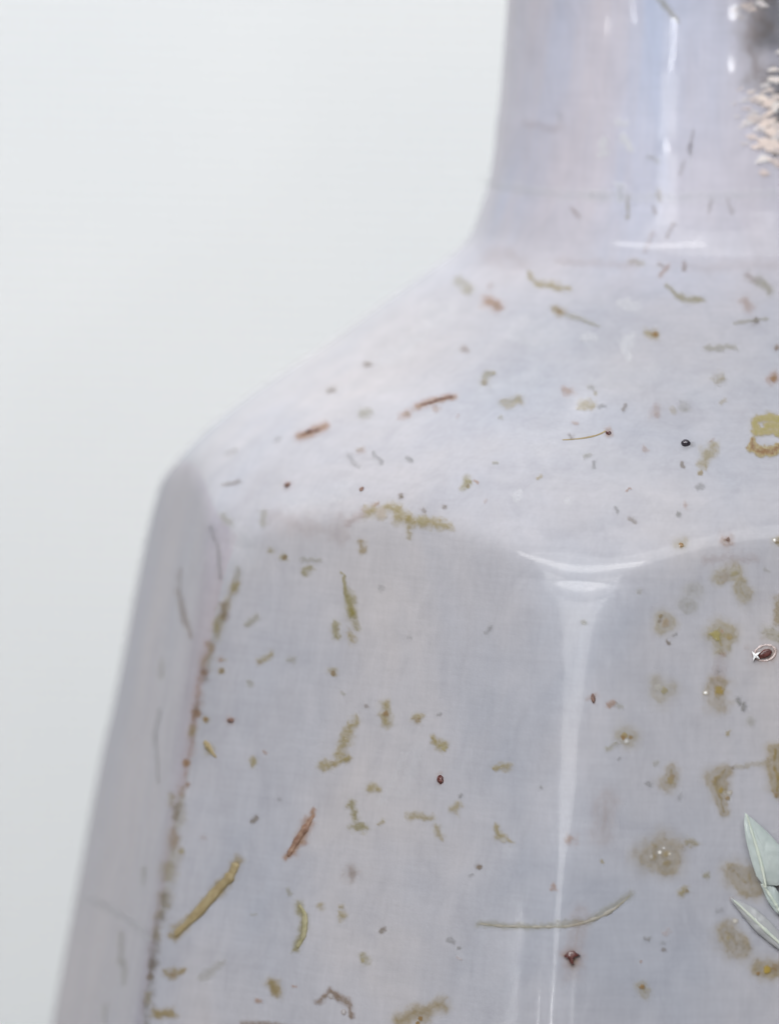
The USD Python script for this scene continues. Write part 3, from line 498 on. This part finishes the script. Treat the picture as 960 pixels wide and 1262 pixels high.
SS = [  # shoulder
    ([[(600, 372), (613, 376)]], 10, 'R', .7, [(612, 378, 4, 'B', .5)]), ([[(566, 346), (578, 356)]], 9, 'O', .35, []), ([[(652, 336), (660, 348), (690, 354)], [(690, 355), (700, 356)]], [3, 5, 7], 'T', .6, []),
    ([[(685, 382), (692, 385)]], 7, 'Y', .5, [(689, 384, 3, 'B', .7)]), ([[(700, 388), (722, 396), (740, 402)]], [4, 3, 2], 'E', .6, []), ([[(802, 410), (808, 412)]], 9, 'T', .6, [(807, 412, 4, 'B', .85)]),
    ([[(573, 431)]], 6, 'B', .4, []), ([[(597, 470), (602, 462)]], 8, 'O', .5, [(597, 472, 4, 'B', .5), (608, 460, 3, 'S', .5)]), ([[(450, 449), (456, 449)]], 4, 'S', .6, []), ([[(405, 482), (412, 480)]], 4, 'S', .5, []),
    ([[(448, 510), (455, 508)]], 8, 'E', .6, []), ([[(497, 512), (502, 510)]], 7, 'R', .5, [(502, 510, 3, 'S', .6)]), ([[(510, 505), (530, 494), (556, 490)]], 6, 'R', .3, []), ([[(370, 540), (385, 532), (402, 525)]], 8, 'R', .35, []),
    ([[(620, 497), (640, 493)]], 8, 'T', .5, []), ([[(617, 514)]], 4, 'E', .6, []), ([[(575, 597)]], 9, 'O', .6, [(577, 599, 3, 'S', .7)]), ([[(494, 612)]], 4, 'S', .8, []), ([[(548, 625)]], 4, 'S', .6, []), ([[(460, 558), (470, 570)]], 4, 'G', .45, []), ([[(502, 565), (508, 568)]], 4, 'G', .5, []),
    ([[(272, 598), (288, 596)], [(288, 596), (294, 594)]], [1.5, 3.5], 'S', .6, []), ([[(280, 560), (290, 555)]], 4, 'G', .4, []), ([[(345, 540), (338, 545)]], 4, 'G', .3, []), ([[(700, 483)]], 9, 'R', .5, []), ([[(715, 499), (732, 500)]], 7, 'T', .5, []), ([[(704, 538)]], 5, 'S', .5, []), ([[(710, 522)]], 5, 'R', .4, []),
    ([[(731, 570), (732, 576)]], 3.5, 'G', .5, []), ([[(771, 500), (768, 505)]], 3.5, 'S', .45, []), ([[(758, 626), (761, 631)]], 3, 'G', .6, []), ([[(836, 634)]], 4.5, 'G', .8, []), ([[(808, 508)]], 10, 'R', .3, []), ([[(845, 502)]], 9, 'E', .4, []), ([[(865, 580), (870, 560), (880, 550)]], [5, 11, 9], 'T', .45, [(863, 583, 3.5, 'S', .6)]),
    ([[(885, 467), (886, 469)]], 9, 'T', .5, []), ([[(870, 429), (905, 428)]], 5, 'E', .55, [(885, 431, 3.5, 'G', .5)]), ([[(820, 352), (832, 362), (845, 370), (865, 370)]], [2, 3, 6, 4], 'O', .5, []), ([[(930, 396)]], 6, 'S', .7, []), ([[(905, 398), (945, 393)]], 3, 'E', .6, []),
    ([[(935, 345), (948, 358)]], 8, 'E', .6, []), ([[(957, 428)]], 5, 'B', .9, []), ([[(952, 466)]], 9, 'R', .65, [(953, 467, 4.5, 'B', .8)]), ([[(916, 370), (922, 380)]], 9, 'R', .3, []), ([[(604, 352)]], 5, 'P', .5, []),
    ([[(340, 640), (420, 655)]], 20, 'P', .22, []), ([[(430, 560), (440, 575)]], 5, 'G', .3, []), ([[(930, 345), (920, 340)]], 6, 'B', .3, []),
]
for s, r, c, a, d in SS: mark('stain', s, r, c, a, dots=d)
# the tan rounded character at the right edge
mark('character', [[(966, 516), (948, 514), (933, 519), (930, 532), (950, 534), (966, 531)], [(966, 526), (946, 525)]], [7, 8, 8, 7, 6, 6], 'T', .85, .7, .4, grain=8, second='O', relief=1.0, label='tan rounded letter-like mark cut by the right edge')
mark('character', [[(928, 545), (928, 552), (940, 557), (955, 555), (964, 552)]], [6, 8, 8, 7, 5], 'T', .9, .6, .4, grain=8, second='B', relief=1.0)
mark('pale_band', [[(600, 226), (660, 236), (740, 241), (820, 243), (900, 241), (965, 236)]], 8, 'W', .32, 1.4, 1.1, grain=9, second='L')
# glints and sheen painted on neck and shoulder, with pale wisps in the glass
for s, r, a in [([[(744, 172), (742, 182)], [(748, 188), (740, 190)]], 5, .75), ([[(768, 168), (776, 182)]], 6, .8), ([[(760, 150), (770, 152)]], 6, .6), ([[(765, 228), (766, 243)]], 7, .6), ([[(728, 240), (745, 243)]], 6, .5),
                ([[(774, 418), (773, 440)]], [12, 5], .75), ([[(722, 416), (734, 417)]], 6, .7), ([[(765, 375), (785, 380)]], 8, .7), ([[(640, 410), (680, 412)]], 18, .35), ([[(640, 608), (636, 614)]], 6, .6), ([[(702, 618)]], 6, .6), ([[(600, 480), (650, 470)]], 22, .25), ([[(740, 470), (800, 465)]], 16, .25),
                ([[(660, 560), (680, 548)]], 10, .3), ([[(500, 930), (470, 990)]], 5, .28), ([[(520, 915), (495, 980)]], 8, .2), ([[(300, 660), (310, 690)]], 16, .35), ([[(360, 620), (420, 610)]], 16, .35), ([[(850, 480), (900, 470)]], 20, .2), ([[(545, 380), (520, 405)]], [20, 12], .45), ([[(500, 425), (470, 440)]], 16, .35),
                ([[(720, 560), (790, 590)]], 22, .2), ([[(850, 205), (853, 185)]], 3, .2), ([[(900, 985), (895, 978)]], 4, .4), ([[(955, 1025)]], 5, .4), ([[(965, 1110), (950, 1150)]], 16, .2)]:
    mark('glint_wisp', s, r, 'W', a * (0.9 if s[0][0][1] < 300 else 0.55), 1.0, .7, second='L')
# neck: faint threads and scratches; at right a dark foliage reflection painted on
for s, r, c, a in [([[(774, 242), (774, 268)]], 2.4, 'O', .6), ([[(812, 236), (813, 245)]], 5, 'Y', .5), ([[(806, 255), (808, 262)]], 3, 'B', .5), ([[(705, 256), (715, 268)]], 2.4, 'B', .5), ([[(850, 178), (851, 190)]], 3, 'K', .6), ([[(843, 198), (838, 215)]], 2.2, 'S', .4), ([[(855, 160), (850, 180)]], 2, 'S', .35),
                   ([[(830, 275), (822, 292)]], 2.4, 'B', .4), ([[(877, 246), (873, 262)]], 2.6, 'S', .4), ([[(897, 246), (902, 262)]], 3, 'S', .35), ([[(805, 285), (795, 310)]], 3, 'P', .5), ([[(824, 326), (814, 340)]], 2.8, 'R', .7), ([[(843, 324), (843, 332)]], 3, 'B', .7), ([[(812, 326), (816, 328)]], 3, 'B', .5),
                   ([[(778, 322), (792, 324)]], 5, 'T', .5), ([[(812, 0), (824, 12), (836, 26)]], [4, 5, 2], 'O', .55), ([[(800, 192), (810, 198)]], 3.5, 'E', .4), ([[(690, 140), (692, 146)]], 3, 'G', .4), ([[(648, 150), (690, 158)]], 8, 'P', .3), ([[(600, 318), (640, 318)]], 14, 'P', .35), ([[(850, 330), (960, 326)]], 9, 'P', .2), ([[(690, 322), (780, 326)]], 7, 'P', .3)]:
    mark('scratch', s, np.array(r) * 1.15, c, a * 0.62, 1.2, .5)
mark('painted_reflection', [[(975, -40), (972, 40), (974, 120), (978, 210)], [(955, -40), (950, 50)]], [36, 34, 30, 22], 'D', .9, 1.7, .2, grain=34, step=2.0, second='D', label='smoky dark grey patch inside the neck at the right edge')
mark('painted_reflection', [[(938, -30), (934, 60), (940, 100)], [(962, 110), (960, 170)]], [34, 30, 24], 'G', .5, 1.8, .25, grain=22, step=2.0, second='S')
rng = np.random.default_rng(7)
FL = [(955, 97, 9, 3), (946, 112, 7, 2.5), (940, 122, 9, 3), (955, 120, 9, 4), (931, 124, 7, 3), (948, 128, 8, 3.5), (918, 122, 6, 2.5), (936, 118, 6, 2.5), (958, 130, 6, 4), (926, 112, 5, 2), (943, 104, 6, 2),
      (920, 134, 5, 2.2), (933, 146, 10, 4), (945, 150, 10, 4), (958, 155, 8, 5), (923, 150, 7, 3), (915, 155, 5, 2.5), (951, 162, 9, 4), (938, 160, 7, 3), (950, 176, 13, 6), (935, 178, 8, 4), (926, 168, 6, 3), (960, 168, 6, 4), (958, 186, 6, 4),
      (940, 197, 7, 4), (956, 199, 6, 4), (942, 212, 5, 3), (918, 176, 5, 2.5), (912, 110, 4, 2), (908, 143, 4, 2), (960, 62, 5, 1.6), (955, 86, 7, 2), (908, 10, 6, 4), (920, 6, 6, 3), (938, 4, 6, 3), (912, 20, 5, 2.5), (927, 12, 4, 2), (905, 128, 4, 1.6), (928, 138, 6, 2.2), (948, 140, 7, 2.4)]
for k, (x, y, a, b_) in enumerate(FL):  # light spots of the neck reflection, painted as pale flecks
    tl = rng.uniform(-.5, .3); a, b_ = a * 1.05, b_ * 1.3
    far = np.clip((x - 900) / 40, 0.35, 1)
    mark('reflection_fleck', [[(x - a * math.cos(tl), y - a * math.sin(tl)), (x + rng.uniform(-2, 2), y + rng.uniform(-2, 2)), (x + a * math.cos(tl), y + a * math.sin(tl))]], [b_ * .5, b_ * 1.25, b_ * .4],
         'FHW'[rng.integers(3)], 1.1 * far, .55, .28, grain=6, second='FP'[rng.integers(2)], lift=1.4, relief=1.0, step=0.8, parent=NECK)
# the small speckling that is too fine to list spot by spot
for k in range(70):
    if k < 30: x, y = rng.uniform(330, 950), rng.uniform(440, 640)
    elif k < 50: x, y = rng.uniform(220, 660), rng.uniform(720, 1250)
    else: x, y = rng.uniform(730, 955), rng.uniform(690, 1250)
    if y < 620 and x < 860 - (y - 330) * 1.9: continue
    mark('speck', [[(x, y), (x + rng.uniform(-6, 6), y + rng.uniform(-4, 4))]], rng.uniform(2, 5), 'TEGPSR'[rng.integers(6)], rng.uniform(.2, .5), .9, .6)
